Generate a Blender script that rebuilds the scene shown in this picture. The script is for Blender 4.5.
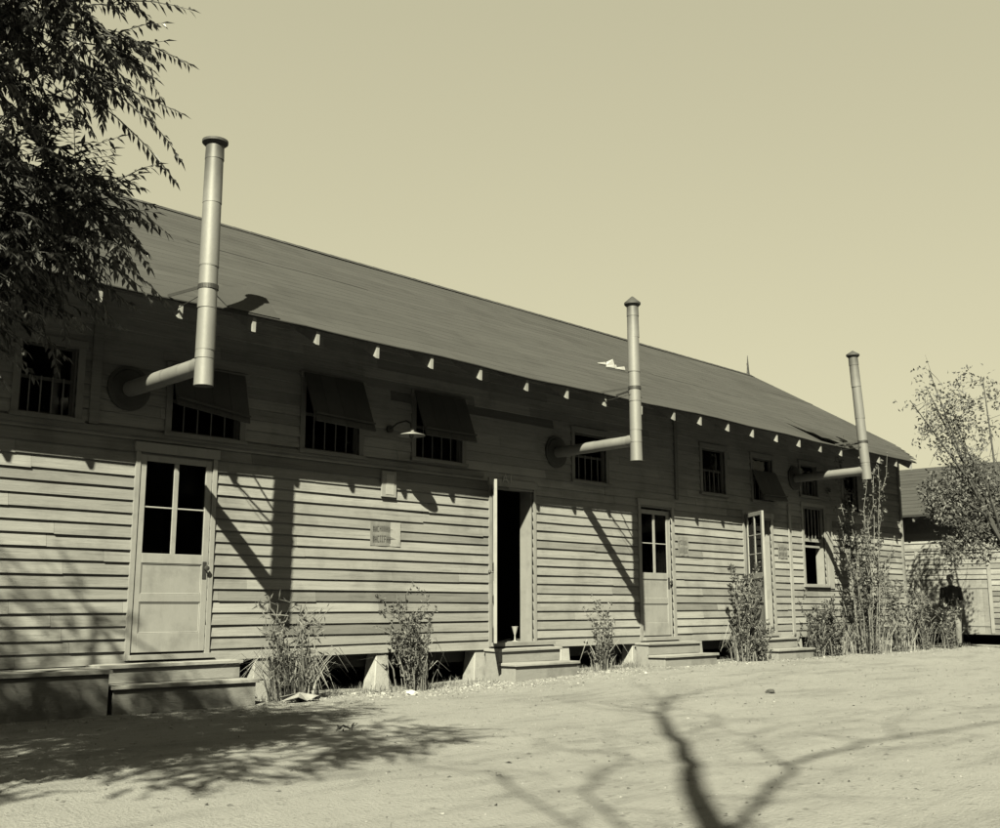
import bpy, bmesh, math, random
from mathutils import Vector, Matrix
import numpy as np
R = math.radians
rnd = random.Random(7)
for o in list(bpy.data.objects): bpy.data.objects.remove(o)
scene = bpy.context.scene
COL = scene.collection

# ------------------------------------------------------------------ camera, sky, sun, exposure
cam_d = bpy.data.cameras.new('camera'); cam = bpy.data.objects.new('camera', cam_d); COL.objects.link(cam)
cam.location = (0, -10.4, 1.0)
cam.rotation_euler = (R(90 + 10.08), 0, R(-46))
cam_d.sensor_width = 36; cam_d.lens = 36 * 1.080; cam_d.clip_start = .05; cam_d.clip_end = 5000
scene.camera = cam
SUN_EL = R(41.6)
SUN_AZ_VEC = Vector((-.8, -.6, 0))                      # horizontal direction towards the sun
world = bpy.data.worlds.new('World'); scene.world = world; world.use_nodes = True
wn = world.node_tree; wn.nodes.clear()
sky = wn.nodes.new('ShaderNodeTexSky'); sky.sky_type = 'NISHITA'; sky.sun_disc = False
sky.sun_elevation = SUN_EL; sky.sun_rotation = math.atan2(SUN_AZ_VEC.x, SUN_AZ_VEC.y) % (2*math.pi)
sky.air_density = 1.0; sky.dust_density = 2.2; sky.ozone_density = 1.0
sepc = wn.nodes.new('ShaderNodeSeparateColor'); wn.links.new(sky.outputs[0], sepc.inputs[0])
# blue-sensitive monochrome plate, warm print tone
cmb = wn.nodes.new('ShaderNodeCombineColor')
mix0 = wn.nodes.new('ShaderNodeMath'); mix0.operation = 'ADD'
wn.links.new(sepc.outputs[2], mix0.inputs[0]); wn.links.new(sepc.outputs[1], mix0.inputs[1])
pw = wn.nodes.new('ShaderNodeMath'); pw.operation = 'POWER'; pw.inputs[1].default_value = .35
wn.links.new(mix0.outputs[0], pw.inputs[0])
for i, t in enumerate((1.0, .945, .635)):
    m = wn.nodes.new('ShaderNodeMath'); m.operation = 'MULTIPLY'; m.inputs[1].default_value = t
    wn.links.new(pw.outputs[0], m.inputs[0]); wn.links.new(m.outputs[0], cmb.inputs[i])
bg = wn.nodes.new('ShaderNodeBackground'); bg.inputs[1].default_value = .0575
wn.links.new(cmb.outputs[0], bg.inputs[0])
wo = wn.nodes.new('ShaderNodeOutputWorld'); wn.links.new(bg.outputs[0], wo.inputs[0])
sd = bpy.data.lights.new('sun', 'SUN'); sd.energy = 5.0; sd.angle = R(.53); sd.color = (1, .962, .70)
so = bpy.data.objects.new('sun', sd); COL.objects.link(so)
sv = Vector((SUN_AZ_VEC.x*math.cos(SUN_EL), SUN_AZ_VEC.y*math.cos(SUN_EL), math.sin(SUN_EL)))
so.rotation_euler = sv.to_track_quat('Z', 'Y').to_euler(); so.location = (-10, -20, 20)
vs = scene.view_settings
vs.view_transform = 'Standard'; vs.look = 'None'; vs.gamma = 1; vs.use_curve_mapping = False
vs.exposure = 2.45
scene.cycles.max_bounces = 6; scene.cycles.diffuse_bounces = 3; scene.cycles.transparent_max_bounces = 12

# ------------------------------------------------------------------ helpers
def link(o, parent=None):
    COL.objects.link(o)
    if parent: o.parent = parent
    return o
def tag(o, label=None, cat=None, group=None, kind=None):
    if label: o['label'] = label
    if cat: o['category'] = cat
    if group: o['group'] = group
    if kind: o['kind'] = kind
    return o
def empty(name, loc=(0, 0, 0), rz=0):
    o = bpy.data.objects.new(name, None); o.location = loc; o.rotation_euler = (0, 0, rz); o.empty_display_size = .1
    return link(o)
def copy_tree(o, parent=None):
    c = o.copy(); COL.objects.link(c)
    if parent: c.parent = parent
    for ch in list(o.children): copy_tree(ch, c)
    return c

class MB:
    def __init__(s): s.v = []; s.f = []; s.t = []
    def quad(s, pts, tone=0.):
        b = len(s.v); s.v += [tuple(p) for p in pts]; s.f.append(tuple(range(b, b+len(pts)))); s.t.append(tone)
    def hexa(s, p, tone=0.):                               # 8 corners: bottom ring then top ring
        b = len(s.v); s.v += [tuple(q) for q in p]
        for f in ((3, 2, 1, 0), (4, 5, 6, 7), (0, 1, 5, 4), (1, 2, 6, 5), (2, 3, 7, 6), (3, 0, 4, 7)):
            s.f.append(tuple(b+i for i in f)); s.t.append(tone)
    def box(s, x0, x1, y0, y1, z0, z1, tone=0., j=0.):
        q = lambda: rnd.uniform(-j, j) if j else 0
        s.hexa([(x0+q(), y0+q(), z0+q()), (x1+q(), y0+q(), z0+q()), (x1+q(), y1+q(), z0+q()), (x0+q(), y1+q(), z0+q()),
                (x0+q(), y0+q(), z1+q()), (x1+q(), y0+q(), z1+q()), (x1+q(), y1+q(), z1+q()), (x0+q(), y1+q(), z1+q())], tone)
    def bar(s, a, b, w, h, tone=0., up=(0, 0, 1)):
        a = Vector(a); b = Vector(b); d = (b-a).normalized(); u = Vector(up)
        if abs(d.dot(u)) > .98: u = Vector((0, 1, 0))
        x = d.cross(u).normalized()*w/2; y = x.cross(d).normalized()*h/2
        s.hexa([a-x-y, a+x-y, a+x+y, a-x+y, b-x-y, b+x-y, b+x+y, b-x+y], tone)
    def tube(s, pts, rad, n=8, tone=0., cap=True):
        pts = [Vector(p) for p in pts]; rad = rad if hasattr(rad, '__len__') else [rad]*len(pts)
        b = len(s.v); ref = None
        for i, p in enumerate(pts):
            d = (pts[min(i+1, len(pts)-1)]-pts[max(i-1, 0)])
            d = d.normalized() if d.length > 1e-9 else Vector((0, 0, 1))
            if ref is None: ref = d.orthogonal().normalized()
            ref = (ref - d*ref.dot(d))
            ref = ref.normalized() if ref.length > 1e-6 else d.orthogonal().normalized()
            w = d.cross(ref)
            for k in range(n):
                a = 2*math.pi*k/n; s.v.append(tuple(p+(ref*math.cos(a)+w*math.sin(a))*rad[i]))
        for i in range(len(pts)-1):
            for k in range(n):
                k2 = (k+1) % n
                s.f.append((b+i*n+k, b+i*n+k2, b+(i+1)*n+k2, b+(i+1)*n+k)); s.t.append(tone)
        if cap:
            s.f.append(tuple(b+k for k in reversed(range(n)))); s.t.append(tone)
            s.f.append(tuple(b+(len(pts)-1)*n+k for k in range(n))); s.t.append(tone)
    def build(s, name, mat, parent=None, smooth=False, bevel=0):
        me = bpy.data.meshes.new(name); me.from_pydata(s.v, [], s.f)
        at = me.attributes.new('tone', 'FLOAT', 'FACE'); at.data.foreach_set('value', s.t)
        if smooth: me.polygons.foreach_set('use_smooth', [True]*len(me.polygons))
        me.materials.append(mat); me.update()
        o = bpy.data.objects.new(name, me); link(o, parent)
        if smooth:
            try:
                me.set_sharp_from_angle(angle=R(45))
            except Exception: pass
        if bevel:
            md = o.modifiers.new('bevel', 'BEVEL'); md.width = bevel; md.segments = 1; md.limit_method = 'ANGLE'
        return o

def material(name, a, rough=.85, var=.15, scale=(1, 1, 1), freq=6, spec=.3, fine=.1, bump=.2, bfreq=60, tone=1.0,
             stain=0., stain_f=.9, metal=0., transl=0., drip=0., streak=0., hue=(1, 1, 1), bdist=.01):
    m = bpy.data.materials.new(name); m.use_nodes = True; nt = m.node_tree; N = nt.nodes; L = nt.links
    P = N['Principled BSDF']; P.inputs['Roughness'].default_value = rough
    P.inputs['Specular IOR Level'].default_value = spec; P.inputs['Metallic'].default_value = metal
    tc = N.new('ShaderNodeTexCoord'); mp = N.new('ShaderNodeMapping'); mp.inputs['Scale'].default_value = scale
    L.new(tc.outputs['Object'], mp.inputs[0])
    def noise(f, d=5, r=.6, src=None):
        n = N.new('ShaderNodeTexNoise'); n.inputs['Scale'].default_value = f; n.inputs['Detail'].default_value = d
        n.inputs['Roughness'].default_value = r; L.new(src or mp.outputs[0], n.inputs[0]); return n.outputs[0]
    def math_(op, x, y):
        n = N.new('ShaderNodeMath'); n.operation = op
        for i, q in enumerate((x, y)):
            if isinstance(q, (int, float)): n.inputs[i].default_value = q
            else: L.new(q, n.inputs[i])
        return n.outputs[0]
    val = math_('ADD', 1.0, math_('MULTIPLY', math_('SUBTRACT', noise(freq), .5), var*4))
    val = math_('ADD', val, math_('MULTIPLY', math_('SUBTRACT', noise(freq*9, 3), .5), fine*4))
    if stain:
        st = noise(stain_f, 6, .65, tc.outputs['Object'])
        mr = N.new('ShaderNodeMapRange'); mr.inputs['From Min'].default_value = .5; mr.inputs['From Max'].default_value = .68
        L.new(st, mr.inputs[0]); val = math_('MULTIPLY', val, math_('SUBTRACT', 1.0, math_('MULTIPLY', mr.outputs[0], stain)))
    if drip:
        mp2 = N.new('ShaderNodeMapping'); mp2.inputs['Scale'].default_value = (1, 1, .12); L.new(tc.outputs['Object'], mp2.inputs[0])
        st = noise(7, 4, .6, mp2.outputs[0])
        mr = N.new('ShaderNodeMapRange'); mr.inputs['From Min'].default_value = .55; mr.inputs['From Max'].default_value = .75
        L.new(st, mr.inputs[0]); val = math_('MULTIPLY', val, math_('SUBTRACT', 1.0, math_('MULTIPLY', mr.outputs[0], drip)))
    if streak:
        for (scl, f0, lo, hi, am) in (((.45, 1, 9), 3.0, .56, .70, streak), ((.8, 1, 30), 3.0, .55, .75, streak*.7)):
            mp3 = N.new('ShaderNodeMapping'); mp3.inputs['Scale'].default_value = scl; L.new(tc.outputs['Object'], mp3.inputs[0])
            mr = N.new('ShaderNodeMapRange'); mr.inputs['From Min'].default_value = lo; mr.inputs['From Max'].default_value = hi
            L.new(noise(f0, 6, .7, mp3.outputs[0]), mr.inputs[0]); val = math_('MULTIPLY', val, math_('SUBTRACT', 1.0, math_('MULTIPLY', mr.outputs[0], am)))
    if tone:
        at = N.new('ShaderNodeAttribute'); at.attribute_name = 'tone'
        val = math_('MULTIPLY', val, math_('ADD', 1.0, math_('MULTIPLY', at.outputs['Fac'], tone)))
    val = math_('MAXIMUM', math_('MULTIPLY', val, a), .004)
    cc = N.new('ShaderNodeCombineColor')
    for i in range(3): L.new(math_('MULTIPLY', val, hue[i]), cc.inputs[i])
    L.new(cc.outputs[0], P.inputs['Base Color'])
    if bump:
        bn = N.new('ShaderNodeBump'); bn.inputs['Strength'].default_value = bump; bn.inputs['Distance'].default_value = bdist
        L.new(noise(bfreq, 4), bn.inputs['Height']); L.new(bn.outputs[0], P.inputs['Normal'])
    if transl:
        tr = N.new('ShaderNodeBsdfTranslucent'); L.new(cc.outputs[0], tr.inputs[0])
        mx = N.new('ShaderNodeMixShader'); mx.inputs[0].default_value = transl
        L.new(P.outputs[0], mx.inputs[1]); L.new(tr.outputs[0], mx.inputs[2]); L.new(mx.outputs[0], N['Material Output'].inputs[0])
    return m

M = {}
M['siding'] = material('weathered_siding', .096, .9, .17, (.3, 3, 8), 5, .2, .12, .35, 26, stain=.28, stain_f=1.3, bdist=.006, streak=.38)
M['trim'] = material('old_white_trim', 0.1001, .75, .10, (2, 2, .5), 5, .3, .05, .2, 40, stain=.25, stain_f=3, bdist=.004)
M['door'] = material('worn_white_door_paint', 0.1087, .6, .07, (2, 2, .6), 4, .3, .04, .15, 30, stain=.22, stain_f=3.2, bdist=.003)
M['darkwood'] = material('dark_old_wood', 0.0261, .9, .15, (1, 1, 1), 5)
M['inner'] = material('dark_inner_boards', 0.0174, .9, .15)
M['roof'] = material('asphalt_roofing', .0205, .95, .05, (1.0, 2.2, 2.2), 3, .15, .05, .5, 130, stain=.20, stain_f=1.1, bdist=.004)
M['step'] = material('worn_step_wood', .105, .9, .12, (.5, 3, 3), 6, .2, .06, .3, 30, stain=.35, stain_f=2.2)
M['pier'] = material('rough_concrete', .135, .95, .10, (1, 1, 1), 6, .2, .07, .4, 60, stain=.3, stain_f=4)
M['metal'] = material('dull_galvanised_metal', .079, .55, .09, (1, 1, .5), 5, .4, .04, .1, 30, metal=.15, drip=.25)
M['soot'] = material('sooty_metal', 0.0191, .7, .25, (1, 1, .6), 9, .3)
M['iron'] = material('dark_iron', 0.0130, .5, .1)
M['paper'] = material('old_paper', 0.1305, .8, .08, fine=.06, stain=.2, stain_f=9, bump=.05)
M['faded'] = material('faded_notice_paper', 0.0740, .85, .12, fine=.1, stain=.3, stain_f=7, bump=.05)
M['ink'] = material('faded_ink', 0.0348, .8, .1, bump=0)
M['leaf_tree'] = material('tree_leaves', 0.0174, .45, .15, freq=3, spec=.45, bump=0, transl=.18)
M['leaf'] = material('shrub_leaves', 0.0313, .55, .2, freq=5, spec=.35, bump=0, transl=.2)
M['leafpale'] = material('dusty_pale_leaves', 0.0478, .7, .2, freq=5, spec=.25, bump=0, transl=.2)
M['straw'] = material('dry_stalks', 0.0740, .8, .2, freq=5, bump=0, transl=.15)
M['stem'] = material('shrub_stems', 0.0609, .85, .2, freq=9)
M['bark'] = material('bark', 0.0244, .95, .2, (3, 3, .6), 5, bump=.8, bfreq=20)
M['skin'] = material('skin', 0.0609, .5, .05, bump=0)
M['hair'] = material('black_hair', 0.0070, .5, .1)
M['shirt'] = material('dark_shirt', 0.0104, .9, .2)
M['trousers'] = material('grey_trousers', 0.0696, .9, .15)
def glass_mat():
    m = bpy.data.materials.new('window_glass'); m.use_nodes = True; nt = m.node_tree; N = nt.nodes; L = nt.links
    N.remove(N['Principled BSDF'])
    t = N.new('ShaderNodeBsdfTransparent'); t.inputs[0].default_value = (.75, .75, .75, 1)
    g = N.new('ShaderNodeBsdfGlossy'); g.inputs[0].default_value = (.45, .45, .45, 1); g.inputs['Roughness'].default_value = .06
    f = N.new('ShaderNodeFresnel'); f.inputs[0].default_value = 1.35
    x = N.new('ShaderNodeMixShader'); L.new(f.outputs[0], x.inputs[0]); L.new(t.outputs[0], x.inputs[1]); L.new(g.outputs[0], x.inputs[2])
    L.new(x.outputs[0], N['Material Output'].inputs[0]); return m
M['glass'] = glass_mat()
def ground_mat():
    m = material('packed_dirt', .102, .98, .05, (1, 1, 1), .9, .1, .05, .8, 45, tone=0, bdist=.025)
    nt = m.node_tree; N = nt.nodes; L = nt.links; P = N['Principled BSDF']
    src = P.inputs['Base Color'].links[0].from_socket
    tc = N.new('ShaderNodeTexCoord')
    def nz(sc, f, a, b, d=5):
        mp = N.new('ShaderNodeMapping'); mp.inputs['Scale'].default_value = sc; mp.inputs['Rotation'].default_value = (0, 0, R(12)); L.new(tc.outputs['Object'], mp.inputs[0])
        n = N.new('ShaderNodeTexNoise'); n.inputs['Scale'].default_value = f; n.inputs['Detail'].default_value = d; n.inputs['Roughness'].default_value = .7
        L.new(mp.outputs[0], n.inputs[0])
        r = N.new('ShaderNodeMapRange'); r.inputs['From Min'].default_value = a; r.inputs['From Max'].default_value = b; r.clamp = True
        L.new(n.outputs[0], r.inputs[0]); return r.outputs[0]
    cur = src
    for (sc, f, a, b, dark) in (((.35, 1.6, 1), 1.4, .50, .72, .66), ((1, 1, 1), 9, .58, .70, .55), ((1, 1, 1), 22, .6, .7, .6), ((.5, 2.5, 1), 5, .58, .7, .85), ((1, 1, 1), 45, .62, .72, .6)):
        mx = N.new('ShaderNodeMix'); mx.data_type = 'RGBA'; mx.blend_type = 'MULTIPLY'; L.new(nz(sc, f, a, b), mx.inputs[0])
        L.new(cur, mx.inputs[6]); mx.inputs[7].default_value = (dark, dark, dark, 1); cur = mx.outputs[2]
    L.new(cur, P.inputs['Base Color']); return m
M['ground'] = ground_mat()

# ------------------------------------------------------------------ ground
def smooth(t): t = max(0., min(1., t)); return t*t*(3-2*t)
from mathutils import noise as mnoise
def gz(x, y):
    h = .085*smooth((x-9)/4)*smooth((y+3.2)/2.2)
    h += .05*smooth((y+1.6)/1.0)*smooth((x-6.6)/1.5)*(1-smooth((x-9)/4)*.8)*0.4
    near = smooth((40-math.hypot(x-8, y+4))/20)
    h += near*(.022*mnoise.noise((x*.5, y*.9, 3.1)) + .008*mnoise.noise((x*2.3, y*2.9, 1.7)) + .007*mnoise.noise((x*5, y*5, .7)))
    return h
def make_ground():
    xs = [-3000, -400, -80, -30, -12] + [i*.11 for i in range(-30, 290)] + [34, 40, 60, 120, 500, 3000]
    ys = [-3000, -400, -80, -30, -16] + [-12 + i*.11 for i in range(0, 145)] + [5, 9, 20, 60, 400, 3000]
    V = [(x, y, gz(x, y)) for y in ys for x in xs]; n = len(xs)
    F = [(j*n+i, j*n+i+1, (j+1)*n+i+1, (j+1)*n+i) for j in range(len(ys)-1) for i in range(n-1)]
    me = bpy.data.meshes.new('ground'); me.from_pydata(V, [], F); me.polygons.foreach_set('use_smooth', [True]*len(F))
    me.materials.append(M['ground']); tag(link(bpy.data.objects.new('ground', me)), 'pale packed dirt yard in front of the barracks', kind='structure')
make_ground()

# ------------------------------------------------------------------ barracks
bld = empty('barracks_building', (13, 0, 0)); tag(bld, 'long weathered clapboard barracks on concrete piers with grey roof', 'building')
def P_(mb, name, mat, parent=bld, **k):
    """build in world coordinates under a parent that stands at its own base"""
    o = mb.build(name, M[mat], None, **k)
    o.parent = parent; o.matrix_parent_inverse = Matrix.Identity(4)
    base = parent.matrix_world.translation.copy() if False else world_loc(parent)
    o.data.transform(Matrix.Translation(-base)); return o
def world_loc(o):
    v = Vector(o.location); p = o.parent
    while p: v += Vector(p.location); p = p.parent
    return v
WX0, WX1, WZ0, WZ1 = -3.0, 23.62, .44, 4.45
OPEN = []                                                      # x0,x1,z0,z1
DOORS = [(5.385, 6.235, .52, 2.56), (10.57, 11.42, .52, 2.62), (13.96, 14.80, .52, 2.58), (17.08, 17.98, .52, 2.58)]
for d in DOORS: OPEN.append(d)
UPW = [(4.10, 4.66, 2.85, 3.55), (5.71, 6.55, 2.83, 3.5), (7.43, 8.24, 2.83, 3.67), (9.17, 10.0, 2.9, 3.7), (12.35, 13.1, 2.88, 3.6),
       (15.77, 16.48, 2.95, 3.72), (17.42, 18.12, 2.93, 3.72), (19.2, 19.85, 3.15, 3.75), (20.95, 21.6, 2.95, 3.72)]
for d in UPW: OPEN.append(d)
BIGW = (19.22, 20.05, 1.42, 2.92); OPEN.append(BIGW)

def siding(mb, x0, x1, z0, z1, openings, fr, course=.125, seed=1):
    """fr(u, off, z) -> world point; off is how far the board stands off the wall"""
    r = random.Random(seed); z = z0; k = 0
    while z < z1-.02:
        zt = min(z+course, z1); u = x0 - r.uniform(0, 2)
        base_t = r.uniform(-.07, .07)
        while u < x1:
            ln = r.choice((1.2, 2.4, 3.0, 3.6, 4.2))*r.uniform(.9, 1.1); a = max(u, x0); b = min(u+ln, x1); u += ln
            if b-a < .02: continue
            tone = base_t + r.gauss(0, .11)
            if r.random() < .07: tone -= r.uniform(.2, .42)
            if r.random() < .06: tone += .18
            dz = r.uniform(-.004, .004); sl = r.uniform(-.0035, .0035)
            segs = [(a+.0015, b-.0015, z, zt)]
            for (ox0, ox1, oz0, oz1) in openings:
                new = []
                for (p, q, s0, s1) in segs:
                    if q <= ox0 or p >= ox1 or s1 <= oz0 or s0 >= oz1: new.append((p, q, s0, s1)); continue
                    if p < ox0: new.append((p, ox0, s0, s1))
                    if q > ox1: new.append((ox1, q, s0, s1))
                    m0, m1 = max(p, ox0), min(q, ox1)
                    if s0 < oz0-.01: new.append((m0, m1, s0, oz0))
                    if s1 > oz1+.01: new.append((m0, m1, oz1, s1))
                segs = new
            for (p, q, s0, s1) in segs:
                if q-p < .015: continue
                n = max(1, int((q-p)/.45)); prev = None
                for i in range(n+1):
                    t = p+(q-p)*i/n
                    zb = s0 - .012 + dz + sl*(t-p) + .0035*mnoise.noise((t*1.1, k*3.3, seed))
                    fo = .033 + .005*mnoise.noise((t*.9, k*5.1, seed+9)) + (.004 if i in (0, n) and r.random() < .25 else 0)
                    ft = .009; zz = s1+.004
                    if s1 < zt-.001: zz = s1
                    cur = (fr(t, 0.002, zb), fr(t, fo, zb), fr(t, ft, zz), fr(t, .002, zz))
                    if prev:
                        mb.quad((prev[1], cur[1], cur[2], prev[2]), tone); mb.quad((prev[0], cur[0], cur[1], prev[1]), tone)
                    if i == 0 or i == n: mb.quad(cur if i == 0 else cur[::-1], tone)
                    prev = cur
        z = zt; k += 1
mb = MB(); siding(mb, WX0, WX1, WZ0, WZ1, OPEN, lambda u, o, z: (u, -o, z), .126, 3)
# dark sheathing behind the boards with the same openings, and inside face
def sheath(mb, x0, x1, z0, z1, openings, y0, y1):
    xs = sorted(set([x0, x1]+[a for o in openings for a in o[:2]])); zs = sorted(set([z0, z1]+[a for o in openings for a in o[2:]]))
    for i in range(len(xs)-1):
        cx = (xs[i]+xs[i+1])/2; run = None
        for j in range(len(zs)-1):
            cz = (zs[j]+zs[j+1])/2
            solid = not any(o[0] < cx < o[1] and o[2] < cz < o[3] for o in openings)
            if solid: mb.box(xs[i], xs[i+1], y0, y1, zs[j], zs[j+1], -.3)
sheath(mb, WX0, WX1, WZ0, WZ1, OPEN, .0, .15)
P_(mb, 'wall', 'siding')
# ends, back and floor
BY = 6.6
mb = MB(); siding(mb, 0, BY, WZ0, WZ1, [], lambda u, o, z: (WX1+o, u, z), .126, 5)
mb.box(WX1-.1, WX1-.001, .15, BY, WZ0, WZ1, -.3)
mb.hexa([(WX1-.6, 0.1, WZ1), (WX1-.5, 0.1, WZ1), (WX1-.5, BY-.1, WZ1), (WX1-.6, BY-.1, WZ1), (WX1-.6, 3.2, 6.45), (WX1-.5, 3.2, 6.45), (WX1-.5, 3.4, 6.45), (WX1-.6, 3.4, 6.45)], -.1)
o = P_(mb, 'end_wall', 'siding')
mb = MB(); mb.box(WX0, WX1-.1, BY-.1, BY, .0, WZ1); mb.box(WX0, WX0+.1, .15, BY-.1, WZ0, WZ1)
P_(mb, 'back_wall', 'siding')
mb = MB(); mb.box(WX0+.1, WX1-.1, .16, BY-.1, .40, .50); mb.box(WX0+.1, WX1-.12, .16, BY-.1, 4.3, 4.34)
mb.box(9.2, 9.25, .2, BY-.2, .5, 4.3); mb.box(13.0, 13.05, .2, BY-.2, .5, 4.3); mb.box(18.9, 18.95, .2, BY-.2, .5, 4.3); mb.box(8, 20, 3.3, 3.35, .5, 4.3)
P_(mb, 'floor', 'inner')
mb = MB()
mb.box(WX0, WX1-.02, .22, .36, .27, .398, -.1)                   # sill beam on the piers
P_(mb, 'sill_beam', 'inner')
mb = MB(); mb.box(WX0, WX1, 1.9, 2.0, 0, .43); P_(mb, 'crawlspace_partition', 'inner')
mb = MB(); mb.box(WX1-.02, WX1+.058, -.062, -.002, WZ0-.02, WZ1-.1, -.1); P_(mb, 'corner_board', 'siding')
mb = MB(); mb.box(WX1+.03, WX1+.058, -.001, .09, WZ0-.02, WZ1-.1, -.1); P_(mb, 'corner_board', 'siding')
mb = MB(); mb.box(18.62, 18.70, -.058, -.03, WZ0, 2.9, .1); P_(mb, 'batten', 'trim')
mb = MB(); mb.box(4.80, 4.90, -.056, -.03, 2.80, 4.4, -.3); P_(mb, 'batten', 'siding')
mb = MB(); mb.box(14.93, 15.01, -.056, -.03, 2.75, 4.4, -.4); P_(mb, 'batten', 'siding')
mb = MB(); mb.box(WX0, 10.4, -.056, -.031, 2.735, 2.79, -.3); P_(mb, 'belt_board', 'siding')
# piers: tapered concrete blocks
def pier(mb, x, y, h=.43, w=.21):
    b = w*.66; g = gz(x, y)-.06; t = w/2
    x += rnd.uniform(-.03, .03)
    mb.hexa([(x-b-.02, y-b, g), (x+b-.02, y-b, g), (x+b, y+b, g), (x-b, y+b, g), (x-t, y-t, h), (x+t, y-t, h), (x+t, y+t, h), (x-t, y+t, h)], rnd.uniform(-.15, .1))
for i in range(17):
    x = -1.5+1.7*i if i < 15 else (22.4, 23.5)[i-15]
    if i >= 15: x = (23.5, 22.3)[i-15]
    if abs(x-22.3) < .01 and i < 15: continue
    mb = MB(); pier(mb, x, .085, .432, .19); P_(mb, 'pier', 'pier', bevel=.01)
for i in range(15):
    mb = MB(); pier(mb, -.6+1.7*i, 1.25, .39, .26); P_(mb, 'pier', 'pier', bevel=.01)

# roof
RZ = lambda y: 3.96+.611*(y+1.05)
def sag(x): return .012*math.sin(x*.9+1.1)+.007*math.sin(x*2.3)+.010*mnoise.noise((x*1.7, 2, 5))
RIDGE_Y = 3.3
def rake_x(y):
    if y < 0: return 22.26+max(0, (y+1.05)/1.05)**.68*1.56
    return 23.82-(y/3.3)*.66
def make_roof():
    mb = MB(); r = random.Random(4); n = 24; sl = (RIDGE_Y+1.05)/n
    for c in range(n):
        y0 = -1.05+c*sl; y1 = y0+sl
        x = -3.6; xe = rake_x(y0)
        while x < xe:
            ln = r.choice((1.8, 2.4, 3.0))*r.uniform(.95, 1.05); a = x; b = min(x+ln, xe); x += ln
            tone = r.gauss(0, .05); lift = r.uniform(.0, .002) + (.007 if r.random() < .02 else 0)
            m = max(1, int((b-a)/.3)); prev = None
            for i in range(m+1):
                u = a+(b-a)*i/m; u1 = min(u, rake_x(y1)); fade0 = 1-.75*max(0, (y0+1.05)/4.35); fade1 = 1-.75*max(0, (y1+1.05)/4.35)
                lf = .0025+lift*(1+.6*mnoise.noise((u*2.1, c, 3)))
                p = (u, y0-.01*0, RZ(y0)+sag(u)*fade0+.001+lf); q = (u1, y1, RZ(y1)+sag(u1)*fade1+.0025); bt = (u, y0, RZ(y0)+sag(u)*fade0-.006)
                if prev:
                    mb.quad((prev[0], p, q, prev[1]), tone); mb.quad((prev[2], bt, p, prev[0]), tone-.15)
                prev = (p, q, bt)
    # back slope
    mb.quad([(-3.6, RIDGE_Y, RZ(RIDGE_Y)+.02), (rake_x(3.3), RIDGE_Y, RZ(RIDGE_Y)+.02), (22.4, 7.65, 3.96), (-3.6, 7.65, 3.96)], 0)
    # ridge cap
    u = -3.6
    while u < rake_x(3.3)-.2:
        w = .3; zt = RZ(RIDGE_Y)+.02
        mb.quad([(u, 3.16, zt-.085+.003), (u+w, 3.16, zt-.085), (u+w, 3.3, zt), (u, 3.3, zt+.003)], r.gauss(0, .06))
        mb.quad([(u, 3.3, zt+.003), (u+w, 3.3, zt), (u+w, 3.44, zt-.085), (u, 3.44, zt-.085+.003)], r.gauss(0, .06)); u += w
    return mb
roof = P_(make_roof(), 'roof', 'roof')
# board deck under the roofing (seen from below at the eave)
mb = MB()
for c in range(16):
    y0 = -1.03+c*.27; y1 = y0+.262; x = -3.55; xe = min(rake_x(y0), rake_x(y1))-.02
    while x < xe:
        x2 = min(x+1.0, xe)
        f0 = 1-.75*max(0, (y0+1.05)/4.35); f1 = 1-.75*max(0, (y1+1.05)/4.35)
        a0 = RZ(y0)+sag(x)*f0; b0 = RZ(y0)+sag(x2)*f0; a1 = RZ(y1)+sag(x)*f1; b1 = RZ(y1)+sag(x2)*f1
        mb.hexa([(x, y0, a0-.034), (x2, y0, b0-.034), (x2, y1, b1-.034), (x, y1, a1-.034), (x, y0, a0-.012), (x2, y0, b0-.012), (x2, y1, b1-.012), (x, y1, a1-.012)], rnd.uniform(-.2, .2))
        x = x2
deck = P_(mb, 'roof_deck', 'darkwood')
# rafters: angled tails that just catch the sun
RX = [5.205, 6.05, 6.86, 7.70, 8.54, 9.37, 10.24, 11.05, 11.88, 12.72, 13.56, 14.27, 15.08, 15.83, 16.62, 17.40, 18.20, 19.0, 19.8, 20.6, 21.4, 22.1]
RX = [5.205-.82*k for k in range(9, 0, -1)] + RX
for x in RX:
    mb = MB(); w = .021; ye = -1.018+rnd.uniform(-.006, .006); f = 1; dz = sag(x)
    top = lambda y: RZ(y)+sag(x)*(1-.75*max(0, (y+1.05)/4.35))-.038
    h = .155; tn = rnd.uniform(-.1, .2)
    y2 = 3.25
    mb.hexa([(x-w, ye+.004, top(ye+.004)-h), (x+w, ye+.004, top(ye+.004)-h), (x+w, y2, top(y2)-h), (x-w, y2, top(y2)-h),
             (x-w, ye, top(ye)), (x+w, ye, top(ye)), (x+w, y2, top(y2)), (x-w, y2, top(y2))], tn)
    P_(mb, 'rafter', 'trim')
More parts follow.
